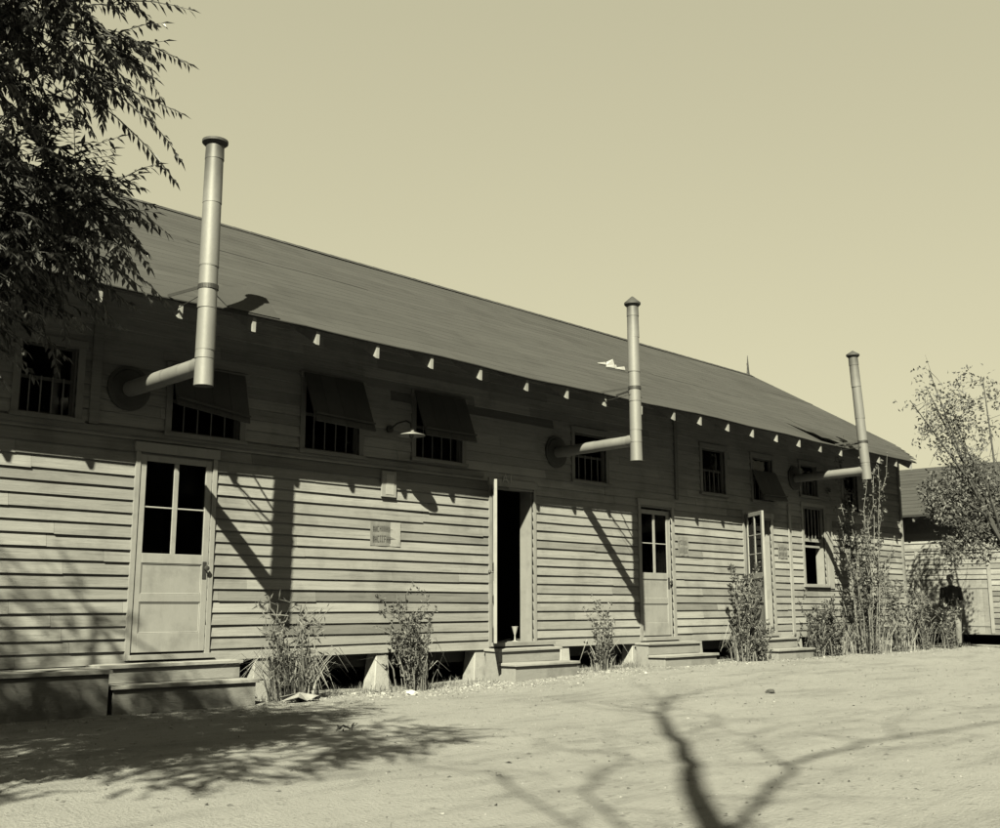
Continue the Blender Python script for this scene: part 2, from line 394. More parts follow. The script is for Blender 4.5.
# lifted sheet of roofing, and torn felt
mb = MB()
n = 6
for i in range(n):
    for j in range(n):
        def q(a, b):
            x = 5.72+a*.62+b*.10; y = -1.05+b*.62; z = RZ(y)+.02+sag(x)
            z += .17*(max(0, a-.12))**1.6*(b**1.2)*1.0+.02*b; return (x, y, z)
        a0, a1, b0, b1 = i/n, (i+1)/n, j/n, (j+1)/n
        mb.quad([q(a0, b0), q(a1, b0), q(a1, b1), q(a0, b1)], -.1)
o = P_(mb, 'lifted_roofing_sheet', 'roof'); o.modifiers.new('t', 'SOLIDIFY').thickness = .008
mb = MB()
for (x, y, L_, h, a) in ((13.85, .44, .30, .07, .2), (13.98, .54, .18, .13, .9), (14.12, .46, .26, .07, -.3), (13.72, .52, .2, .05, .5)):
    z = RZ(y)+.02
    mb.quad([(x-.1, y, z), (x+L_*.5, y-.03, z+.01), (x+L_*.5*math.cos(a), y-.02, z+h), (x-.02, y+.06, z+h*.6)], .1)
mb.box(13.62, 14.2, .34, .38, RZ(.36)-.0, RZ(.36)+.03, -.8)
o = P_(mb, 'torn_flashing', 'paper', roof); o.modifiers.new('t', 'SOLIDIFY').thickness = .004
mb = MB(); mb.tube([(23.0, 3.3, 6.55), (23.0, 3.3, 6.72), (23.0, 3.3, 7.1)], [.05, .03, .006], 6); mb.tube([(23.0, 3.3, 6.6), (22.96, 3.3, 6.9)], .008, 5)
P_(mb, 'ridge_spike', 'iron', roof)
mb = MB(); z = RZ(-.9)+.03  # dark sheet standing in for the far pipe's shadow on the roof
mb.quad([(18.3, -1.0, z-.02), (18.9, -1.1, z-.03), (18.55, -.55, RZ(-.55)+.06), (18.2, -.3, RZ(-.3)+.10)], -.6); mb.quad([(18.9, -1.1, z-.03), (19.3, -.95, z-.02), (18.9, -.6, RZ(-.6)+.08), (18.55, -.55, RZ(-.55)+.06)], -.6)
o = P_(mb, 'bent_flashing', 'soot', roof); o.modifiers.new('t', 'SOLIDIFY').thickness = .004

# ------------------------------------------------------------------ doors
def door_leaf(w, h, upper=.505, cols=2, rows=2, dark=0):
    """leaf at the origin: hinge at x=0, spans +x, outside face at y=-.02; returns dict of MBs"""
    L = MB(); T = .04; y0, y1 = -.02, .02; st = .072; zt = h; zr = h*(1-upper)-.03
    L.box(0, st, y0, y1, 0, zt, .02); L.box(w-st, w, y0, y1, 0, zt, -.02)
    L.box(st, w-st, y0, y1, 0, .19, 0); L.box(st, w-st, y0, y1, zt-.07, zt, 0); L.box(st, w-st, y0, y1, zr-.07, zr+.03, .03)
    L.box(st, w-st, y0, y1, (zr-.07+.19)/2-.04, (zr-.07+.19)/2+.04, -.02)
    for a, b in ((.19, (zr-.07+.19)/2-.04), ((zr-.07+.19)/2+.04, zr-.07)):
        L.box(st, w-st, y0+.013, y1-.013, a, b, .0)
        q = .012                                                 # moulding bead
        L.box(st, w-st, y0+.006, y0+.0135, b-q, b, -.1); L.box(st, w-st, y0+.006, y0+.0135, a, a+q, .1)
        L.box(st, st+q, y0+.006, y0+.0135, a+q, b-q, 0); L.box(w-st-q, w-st, y0+.006, y0+.0135, a+q, b-q, 0)
    gz0, gz1 = zr+.03, zt-.07
    mw = .055
    for c in range(1, cols):
        x = st+(w-2*st)*c/cols; L.box(x-mw/2, x+mw/2, y0+.004, y1-.004, gz0, gz1, .03)
    for r_ in range(1, rows):
        z = gz0+(gz1-gz0)*r_/rows
        xs = [st]+[st+(w-2*st)*c/cols for c in range(1, cols)]+[w-st]
        for c in range(cols):
            a = xs[c]+(mw/2 if c else 0); b = xs[c+1]-(mw/2 if c < cols-1 else 0)
            L.box(a, b, y0+.010, y1-.010, z-.008, z+.008, .15)
    G = []
    xs = [st]+[st+(w-2*st)*c/cols for c in range(1, cols)]+[w-st]
    for c in range(cols):
        g = MB(); g.box(xs[c]-.005+(mw/2 if c else 0), xs[c+1]+.005-(mw/2 if c < cols-1 else 0), -.0025, .0025, gz0-.005, gz1+.005); G.append(g)
    H = MB(); hz = zr-.13; hx = w-.045
    H.box(hx-.022, hx+.022, y0-.006, y0, hz-.09, hz+.09, 0); H.tube([(hx, y0-.006, hz+.02), (hx, y0-.045, hz+.02)], .009, 8)
    H.tube([(hx, y0-.04, hz+.02), (hx, y0-.05, hz+.02), (hx, y0-.065, hz+.02), (hx, y0-.072, hz+.02)], [.015, .028, .028, .012], 10)
    return L, G, H
def place_door(x, y, z, w, h, angle, label=None, **k):
    L, G, H = door_leaf(w, h, **k)
    d = L.build('door', M['door'], None, bevel=.003); d.parent = bld; d.location = Vector((x, y, z))-bld.location; d.rotation_euler = (0, 0, angle)
    if label: d['label'] = label
    for g in G: g.build('pane', M['glass'], d)
    H.build('handle', M['iron'], d, smooth=True)
    return d
place_door(5.39, -.012, .535, .84, 2.02, 0, 'closed white panelled door with four dark upper panes')
place_door(10.60, -.055, .53, .80, 2.10, R(-(180-45.5)), 'door swung wide open, seen on its edge')
place_door(13.97, .03, .535, .82, 2.0, 0, 'closed narrow white door with four dark panes')
place_door(17.11, -.055, .53, .80, 2.10, R(-(180-51)), 'white glazed door standing open', rows=3)
FRAMES = []
for i, (a, b, z0, z1) in enumerate(DOORS):
    mb = MB(); cw = (.05, .05, .07, .07)[i]; y = -.045; tn = (.0, -.05, -.02, .0)[i]; r_ = (.16, .21, .16, .2)[i]
    mb.box(a-cw, a, y, -.004, z0-.06, z1+.015, tn); mb.box(b, b+cw, y-.002, -.004, z0-.06, z1+.015, tn)
    mb.box(a-cw-.02, b+cw+.02, y-.012, -.004, z1+.015, z1+.015+.10, tn-.02)
    mb.box(a-.001, a+.02 if i in (1, 3) else a+.004, -.004, r_, z0-.03, z1, tn); mb.box(b-.02 if i in (1, 3) else b-.004, b+.001, -.004, r_, z0-.03, z1, tn)
    mb.box(a+.02, b-.02, -.003, r_, z1-.001, z1+.03, tn)
    mb.box(a-.02, b+.02+(.35 if i == 1 else .06), -.11, r_, z0-.055, z0-.008, -.03)
    P_(mb, 'door_frame', 'trim')
# house numbers above doors
def text_mesh(txt, size, name, mat, loc, parent, rot=(R(90), 0, 0), ext=.003):
    cu = bpy.data.curves.new(name, 'FONT'); cu.body = txt; cu.size = size; cu.extrude = ext; cu.align_x = 'CENTER'; cu.align_y = 'CENTER'
    t = bpy.data.objects.new('tmp', cu); COL.objects.link(t); bpy.context.view_layer.update()
    dg = bpy.context.evaluated_depsgraph_get(); me = bpy.data.meshes.new_from_object(t.evaluated_get(dg))
    bpy.data.objects.remove(t); me.name = name; me.materials.clear(); me.materials.append(M[mat])
    o = bpy.data.objects.new(name, me); o.rotation_euler = rot; o.location = loc; link(o, parent); return o
o = text_mesh('A1', .19, 'door_number', 'paper', Vector((10.86, -.062, 2.74))-bld.location, bld)
# dark inner partition door seen through open doorway keeps the hall black: nothing lit inside

# ------------------------------------------------------------------ windows
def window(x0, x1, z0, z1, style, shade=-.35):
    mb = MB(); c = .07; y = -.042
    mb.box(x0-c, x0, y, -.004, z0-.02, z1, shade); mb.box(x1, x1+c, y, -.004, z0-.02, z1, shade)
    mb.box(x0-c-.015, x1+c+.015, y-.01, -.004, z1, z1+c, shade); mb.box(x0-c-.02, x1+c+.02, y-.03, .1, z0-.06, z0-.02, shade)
    fr = P_(mb, 'window', 'trim')
    s = MB(); t = .035; zm = (z0+z1)/2
    if style == 'fixed':
        s.box(x0, x0+t, .03, .06, z0-.02, z1); s.box(x1-t, x1, .03, .06, z0-.02, z1)
        for z in (z0-.02, zm-t/2, z1-t): s.box(x0+t, x1-t, .03, .06, z, z+t)
        g = MB(); g.box(x0+t-.004, x1-t+.004, .043, .047, z0, zm-t/2); g.box(x0+t-.004, x1-t+.004, .043, .047, zm+t/2, z1-t)
        bars = MB()
        for k in range(1, 5): bx = x0+(x1-x0)*k/5; bars.box(bx-.006, bx+.006, .01, .02, z0-.02, zm+.02, -.5)
        P_(bars, 'window_bars', 'trim', fr)
    elif style == 'big':
        zm = 2.27
        s.box(x0, x0+t, .02, .05, zm-.02, z1); s.box(x1-t, x1, .02, .05, zm-.02, z1); s.box(x0+t, x1-t, .02, .05, z1-t, z1); s.box(x0+t, x1-t, .02, .05, zm-.03, zm+.035)
        g = MB(); g.box(x0+t-.004, x1-t+.004, .033, .037, zm+.03, z1-t)
        for k in range(1, 6): bx = x0+(x1-x0)*k/6; s.box(bx-.009, bx+.009, .01, .024, zm+.035, z1-t, -.35)
        s.box(x0+.02, x1-.02, .055, .085, zm-.14, zm-.10)
        s.box(x0-.001, x0+.03, -.004, .16, z0-.02, z1); s.box(x1-.03, x1+.001, -.004, .16, z0-.02, z1)
    P_(s, 'sash', 'trim' if style == 'big' else 'darkwood', fr); P_(g, 'pane', 'glass', fr); return fr
def flap(fr, x0, x1, zt, zb, out, tilt=0, tn=-.25):
    mb = MB(); n = 4
    for k in range(n):
        a = x0+(x1-x0)*k/n; b = x0+(x1-x0)*(k+1)/n-.004
        za = zb-tilt*(a-x0)/(x1-x0); zc = zb-tilt*(b-x0)/(x1-x0)
        mb.hexa([(a, -out, za), (b, -out, zc), (b, -out+.02, zc-.008), (a, -out+.02, za-.008), (a, -.06, zt), (b, -.06, zt), (b, -.045, zt-.01), (a, -.045, zt-.01)], tn+rnd.uniform(-.1, .1))
    zz = zb+(zt-zb)*.15; yy = -out+(out-.06)*.15
    mb.bar((x0, yy-.015, zz), (x1-.01, yy-.015, zz-tilt), .05, .02, tn, up=(0, 0, 1))
    P_(mb, 'awning_shutter', 'darkwood', fr)
for i, (a, b, c, d) in enumerate(UPW):
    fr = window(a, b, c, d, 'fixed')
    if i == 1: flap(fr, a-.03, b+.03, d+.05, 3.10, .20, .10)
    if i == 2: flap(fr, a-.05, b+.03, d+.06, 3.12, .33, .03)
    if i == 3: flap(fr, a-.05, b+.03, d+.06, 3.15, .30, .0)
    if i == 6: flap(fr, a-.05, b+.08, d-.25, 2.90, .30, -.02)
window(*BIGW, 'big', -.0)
mb = MB(); mb.box(BIGW[1]+.072, BIGW[1]+.30, -.05, -.03, 1.34, 2.75, .12); P_(mb, 'window_side_board', 'trim')
t = empty('wall_lamp', (8.72, -.04, 3.2)); tag(t, 'outdoor lamp with wide shallow shade on a bracket below the eave', 'lamp')
a = MB(); a.tube([(8.72, -.03, 3.2), (8.72, -.06, 3.2)], .05, 12); a.tube([(8.72, -.05, 3.2), (8.72, -.2, 3.26), (8.72, -.36, 3.27), (8.72, -.44, 3.23), (8.72, -.46, 3.14)], .011, 8); P_(a, 'bracket', 'iron', t, smooth=True)
a = MB(); a.tube([(8.72, -.46, 3.16), (8.72, -.46, 3.12), (8.72, -.46, 3.11), (8.72, -.46, 3.08), (8.72, -.46, 3.07)], [.03, .035, .06, .165, .17], 28, .1, cap=False); P_(a, 'shade', 'metal', t, smooth=True).modifiers.new('t', 'SOLIDIFY').thickness = .006
a = MB(); a.tube([(8.72, -.46, 3.12), (8.72, -.46, 3.09), (8.72, -.46, 3.055), (8.72, -.46, 3.04)], [.012, .025, .026, .01], 12); P_(a, 'bulb', 'glass', t, smooth=True)

# ------------------------------------------------------------------ steps (each flight a thing)
def steps(x0, x1, label, wide=False):
    t = empty('wooden_steps', ((x0+x1)/2, -.35, gz((x0+x1)/2, -.5))); tag(t, label, 'steps', 'short wooden steps at the barracks doors')
    g = min(gz(x0, -.6), gz(x1, -.6))-.03
    a = MB(); a.box(x0-.02, x1+.02, -.335, -.052, .405, .44, rnd.uniform(-.05, .15), .004); P_(a, 'tread', 'step', t, bevel=.004)
    a = MB(); a.box(x0-.03, x1+.03, -.645, -.315, .225, .26, rnd.uniform(-.05, .15), .004); P_(a, 'tread', 'step', t, bevel=.004)
    a = MB(); a.box(x0, x1, -.305, -.285, .262, .403, -.05, .002); P_(a, 'riser', 'step', t)
    a = MB(); a.box(x0, x1, -.615, -.595, g, .223, -.08, .002); P_(a, 'riser', 'step', t)
    for x in (x0, x1-.04):
        a = MB(); a.box(x+.001, x+.039, -.594, -.07, g, .222, -.1); a.box(x+.001, x+.039, -.284, -.07, .222, .403, -.1); P_(a, 'side_board', 'step', t)
    return t
steps(4.95, 6.5, 'leftmost wooden steps under the closed door, half in tree shade')
steps(10.42, 11.66, 'wooden steps below the dark open doorway')
steps(13.72, 15.12, 'wooden steps below the closed narrow door right of the small thin shrub')
steps(17.05, 18.28, 'wooden steps below the open glazed door, farthest to the right')
t = empty('wooden_platform', (4.0, -.4, 0)); tag(t, 'low wooden platform in deep shade left of the first steps', 'platform')
a = MB()
for k in range(4): a.box(2.6, 4.90, -.68+k*.156, -.68+k*.156+.15, .385, .42, rnd.uniform(-.1, .1), .003)
P_(a, 'deck', 'step', t)
a = MB(); a.box(2.62, 4.88, -.65, -.62, -.03, .383, -.2); a.box(4.85, 4.88, -.619, -.06, -.03, .383, -.2); P_(a, 'skirt', 'step', t)

# ------------------------------------------------------------------ stove pipes
def stove_pipe(x, ztop, zarm, zbot, r, dx, label, cone=.10, soot=.5):
    t = empty('stove_pipe', (x, -1.5, zbot)); tag(t, label, 'stove pipe', 'tall metal stove pipes standing out from the eave')
    X = lambda z: x+dx*(z-zbot)
    a = MB(); zs = [zbot, zbot+.26, zarm+.16, zarm+.56, zarm+.98, (zarm+1+ztop)/2, ztop-.16, ztop]
    zz = []
    for k in range(len(zs)-1):
        wob = rnd.uniform(-.003, .003)
        z0, z1 = zs[k], zs[k+1]
        a.tube([(X(z0)+wob, -1.5, z0-.012), (X(z1)+wob, -1.5, z1)], [r+.0035-.0012*(k % 2), r-.001], 28, rnd.uniform(-.06, .06), cap=False)
        if k in (1, 3): a.tube([(X(z1), -1.5, z1-.022), (X(z1), -1.5, z1-.012)], r+.0035, 28, -.12)
    a.tube([(X(zbot), -1.5, zbot+.02), (X(zbot), -1.5, zbot+.024)], r-.004, 28, -.8)
    P_(a, 'stack', 'metal', t, smooth=True)
    a = MB(); a.tube([(X(ztop-soot), -1.5, ztop-soot), (X(ztop), -1.5, ztop)], [r+.0045, r+.0045], 28, 0, cap=False)
    if soot > 0: P_(a, 'sooty_collar', 'soot_fade', t, smooth=True)
    a = MB(); a.tube([(X(ztop), -1.5, ztop-.03), (X(ztop), -1.5, ztop+.0), (X(ztop), -1.5, ztop+.025), (X(ztop), -1.5, ztop+.028+cone)], [r*1.05, r*1.42, r*1.42, .012], 28, 0)
    P_(a, 'cap', 'soot', t, smooth=True)
    a = MB(); ys = [-.06, -.42, -.80, -1.12, -1.5]
    for k in range(4):
        z0 = zarm+.012*k*0; a.tube([(X(zarm), ys[k], zarm-.03+.03*k/4), (X(zarm), ys[k+1]-.012, zarm-.03+.03*(k+1)/4)], [r*.93, r*.93+.003], 24, rnd.uniform(-.08, .05), cap=False)
    a.tube([(X(zarm), -1.5+r+.05, zarm), (X(zarm), -1.5+r*.3, zarm)], [r*.98, r*1.0], 24, -.1, cap=False)
    P_(a, 'arm', 'metal', t, smooth=True)
    a = MB(); a.tube([(X(zarm), -.028, zarm-.02), (X(zarm), -.05, zarm-.02)], [.235, .235], 32, -.2); a.tube([(X(zarm), -.05, zarm-.02), (X(zarm), -.062, zarm-.02)], [.20, .19], 32, -.4)
    P_(a, 'wall_flange', 'soot', t, smooth=True)
    a = MB(); zr = 3.99; a.tube([(X(zr), -1.5, zr-.022), (X(zr), -1.5, zr+.022)], r+.009, 28, 0); 
    a.bar((X(zr)-r*.7, -1.46, zr), (X(zr)-.16, -1.03, 3.97), .006, .03, 0); a.bar((X(zr)+r*.7, -1.46, zr), (X(zr)+.18, -1.03, 3.97), .006, .03, 0)
    a.tube([(X(zr)-r, -1.5, zr-.1), (X(zr)-.05, -.99, 3.86)], .004, 5)
    P_(a, 'strap', 'iron', t)
def soot_mat():
    m = material('soot_streaks_on_pipe', .05, .75, .2, (1, 1, .5), 8, tone=0)
    return m
M['soot_fade'] = soot_mat()
def soot_top(m, z0, z1, amt):
    nt = m.node_tree; N = nt.nodes; L = nt.links; P = N['Principled BSDF']; src = P.inputs['Base Color'].links[0].from_socket
    tc = N.new('ShaderNodeTexCoord'); sp = N.new('ShaderNodeSeparateXYZ'); L.new(tc.outputs['Object'], sp.inputs[0])
    nz = N.new('ShaderNodeTexNoise'); nz.inputs['Scale'].default_value = 5; L.new(tc.outputs['Object'], nz.inputs[0])
    ad = N.new('ShaderNodeMath'); ad.operation = 'MULTIPLY_ADD'; ad.inputs[1].default_value = .5; L.new(nz.outputs[0], ad.inputs[0]); L.new(sp.outputs[2], ad.inputs[2])
    mr = N.new('ShaderNodeMapRange'); mr.inputs['From Min'].default_value = z0+.25; mr.inputs['From Max'].default_value = z1+.25; mr.inputs['To Max'].default_value = amt; L.new(ad.outputs[0], mr.inputs[0])
    mx = N.new('ShaderNodeMix'); mx.data_type = 'RGBA'; L.new(mr.outputs[0], mx.inputs[0]); L.new(src, mx.inputs[6]); mx.inputs[7].default_value = (.012, .012, .012, 1)
    L.new(mx.outputs[2], P.inputs['Base Color'])
soot_top(M['metal'], 1.75, 2.35, .85)
stove_pipe(5.21, 5.45, 3.235, 3.045, .088, 0.0, 'tall pale stove pipe beside the tree, leftmost and largest of three', .02, 0)
stove_pipe(11.925, 5.19, 3.255, 2.98, .082, -.008, 'pale stove pipe with pointed cap, middle one of three', .09, .0)
stove_pipe(18.96, 5.585, 3.46, 3.315, .086, -.125, 'leaning pale stove pipe with mushroom cap, farthest of three', .07, .0)

# ------------------------------------------------------------------ notices on the wall
def notice(x0, x1, z0, z1, label, two=False, seed=1):
    t = empty('paper_notice', ((x0+x1)/2, -.035, z0)); tag(t, label, 'notice', 'faded paper notices nailed to the siding')
    r = random.Random(seed); a = MB(); n = 6
    for i in range(n):
        u0 = x0+(x1-x0)*i/n; u1 = x0+(x1-x0)*(i+1)/n; w0 = .004*math.sin(i*1.9); w1 = .004*math.sin((i+1)*1.9)
        a.quad([(u0, -.034+w0, z0), (u1, -.034+w1, z0), (u1, -.033+w1, z1), (u0, -.033+w0, z1)], 0 if not two or i < 4 else .6)
    p = P_(a, 'sheet', 'faded', t); p.modifiers.new('t', 'SOLIDIFY').thickness = .003
    h = z1-z0; xe = x0+(x1-x0)*(.64 if two else .92)
    for row, (zb, hh) in enumerate(((z0+h*.62, h*.22), (z0+h*.18, h*.26))):
        u = x0+.03; a = MB()
        while u < xe-.02:
            w = r.uniform(.018, .03)
            kind = r.randrange(4)
            a.box(u, u+.006, -.0435, -.042, zb, zb+hh)
            if kind in (1, 3): a.box(u+w-.006, u+w, -.0435, -.042, zb, zb+hh)
            if kind in (0, 2): a.box(u+.006, u+w, -.0435, -.042, zb+hh-.007, zb+hh)
            if kind in (2, 3): a.box(u+.0061, u+w-.0061, -.0435, -.042, zb+hh*.45, zb+hh*.45+.007)
            if kind == 0: a.box(u+.006, u+w, -.0435, -.042, zb, zb+.007)
            u += w+.012
        P_(a, 'lettering', 'ink', t)
notice(8.45, 8.93, 1.73, 2.03, 'wide faded notice with a white strip, nailed between first door and dark doorway', True, 3)
notice(14.98, 15.27, 1.82, 2.13, 'small faded notice just right of the closed narrow door', False, 5)
notice(18.22, 18.55, 1.88, 2.14, 'small faded notice between the open glazed door and the big window', False, 8)
mb = MB(); mb.box(8.60, 8.83, -.06, -.036, 2.34, 2.66, -.25); mb.box(8.66, 8.79, -.064, -.06, 2.37, 2.62, .0)
o = mb.build('small_sign', M['paper']); tag(o, 'small pale square plate high on the siding above the wide notice', 'sign')

# ------------------------------------------------------------------ small white stand in the doorway
mb = MB(); mb.tube([(11.15, .08, .513), (11.15, .08, .52), (11.15, .08, .53), (11.15, .08, .60), (11.15, .08, .63), (11.15, .08, .70), (11.15, .08, .72)], [.05, .05, .012, .009, .022, .042, .05], 14, .1)
o = mb.build('white_cup_stand', M['paper'], smooth=True); tag(o, 'small white cup on a thin foot just inside the dark open doorway', 'cup')

# ------------------------------------------------------------------ far wing
wing = empty('perpendicular_wing', (27, -2, 0)); tag(wing, 'clapboard building with grey roof facing left beyond the barracks end', 'building')
mb = MB(); GATE = (-.62, 1.04, .33, 1.66)
siding(mb, -9, 7, .34, 3.2, [(-.62, 1.04, .36, 1.66)], lambda u, o, z: (27-o, u, z), .13, 11)
mb.box(27.0, 27.15, -9, -.62, .34, 3.25, -.2); mb.box(27, 27.15, 1.04, 7, .34, 3.25, -.2); mb.box(27, 27.15, -.62, 1.04, 1.66, 3.25, -.2)
mb.box(27.15, 31, -9, -8.9, .34, 3.2, 0); mb.box(27.15, 31, 6.9, 7, .34, 3.2, 0)
P_(mb, 'wall', 'siding', wing)
mb = MB()
y = -.62; k = 0
while y < 1.03:
    w = min(.15, 1.04-y); mb.box(26.99, 27.02, y+.002, y+w-.002, .34, 1.655, rnd.uniform(-.1, .1)); y += w
gt = P_(mb, 'board_door', 'siding', wing)
mb = MB(); mb.box(26.975, 26.99, -.6, 1.02, .52, .62, .05); mb.box(26.975, 26.99, -.6, 1.02, 1.42, 1.52, .05); P_(mb, 'ledge_board', 'siding', gt)
mb = MB(); mb.box(26.95, 26.975, -9, 7, 2.35, 2.42, -.2); mb.box(26.955, 26.975, 1.04, 1.12, .36, 2.35, .1); mb.box(26.955, 26.975, -.7, -.62, .36, 2.35, .1); P_(mb, 'trim_board', 'trim', wing)
mb = MB()
for c in range(14):
    xa = 26.45+c*.27; xb = xa+.27; za = 3.22+.43*c*.27; zb = za+.43*.27; y = -9.5
    while y < 7.6:
        y2 = min(y+1.6*rnd.uniform(.8, 1.2), 7.6); tn = rnd.gauss(0, .07)
        mb.quad([(xa, y, za+.012), (xb, y, zb+.003), (xb, y2, zb+.003), (xa, y2, za+.012)][::-1], tn); mb.quad([(xa, y, za), (xa, y, za+.012), (xa, y2, za+.012), (xa, y2, za)], tn-.4); y = y2
mb.hexa([(26.45, -9.5, 3.18), (30.2, -9.5, 4.79), (30.2, 7.6, 4.79), (26.45, 7.6, 3.18), (26.45, -9.5, 3.215), (30.2, -9.5, 4.82), (30.2, 7.6, 4.82), (26.45, 7.6, 3.215)], -.3)
mb.quad([(30.2, -9.5, 4.82), (34, -9.5, 3.2), (34, 7.6, 3.2), (30.2, 7.6, 4.82)], 0)
P_(mb, 'roof', 'roof', wing)
for k in range(18):
    y = -9+.9*k; a = MB(); a.bar((26.5, y, 3.12), (28, y, 3.76), .045, .12, .1); P_(a, 'rafter', 'trim', wing)
mb = MB(); mb.box(28.5, 28.6, -9, 7, 0, 3.2); P_(mb, 'inner_partition', 'inner', wing)
for k in range(8):
    a = MB(); y = -6.5+1.7*k; a.box(27.02, 27.3, y-.12, y+.12, gz(27, y)-.05, .335, rnd.uniform(-.1, .1)); P_(a, 'pier', 'pier', wing)

# ------------------------------------------------------------------ foliage
def leaf_quad(mb, p, d, L, w, side, tone):
    """a folded lance-shaped leaf of two faces"""
    d = d.normalized(); s = d.cross(side)
    s = s.normalized() if s.length > 1e-4 else d.orthogonal().normalized()
    n = s.cross(d).normalized()
    a = p; m1 = p+d*L*.45+s*w/2+n*w*.18; m2 = p+d*L*.45-s*w/2+n*w*.18; e = p+d*L - n*w*.25; mid = p+d*L*.45
    b = len(mb.v); mb.v += [tuple(a), tuple(m1), tuple(e), tuple(mid), tuple(m2)]
    mb.f.append((b, b+1, b+2, b+3)); mb.f.append((b, b+3, b+2, b+4)); mb.t += [tone, tone]
def rv(r): return Vector((r.gauss(0, 1), r.gauss(0, 1), r.gauss(0, 1)))
def spray(tw, lf, p0, d, L, r, leafL=.075, leafW=.018, n=16, droop=.5, tr=.004, dmul=.8):
    p = Vector(p0); d = Vector(d).normalized(); pts = [p.copy()]; st = L/n
    side = d.cross(Vector((0, 0, 1))); side = side.normalized() if side.length > .1 else Vector((1, 0, 0))
    for i in range(n):
        d = (d+Vector((0, 0, -droop*st*2))+rv(r)*.04).normalized(); p = p+d*st; pts.append(p.copy())
        for sgn in (-1, 1):
            ld = (d*.75+side*sgn*.75+Vector((0, 0, -dmul))*r.uniform(.3, 1.0)+rv(r)*.18)
            leaf_quad(lf, p, ld, leafL*r.uniform(.7, 1.15)*(1-.35*(i/n)**3), leafW*r.uniform(.8, 1.2), Vector((0, 0, 1))+rv(r)*.35, r.gauss(0, .28))
    tw.tube(pts[::3]+[pts[-1]], [tr*(1-.7*k/(len(pts[::3]))) for k in range(len(pts[::3])+1)], 4, 0, cap=False)
    leaf_quad(lf, p, d, leafL, leafW, Vector((0, 0, 1)), 0)

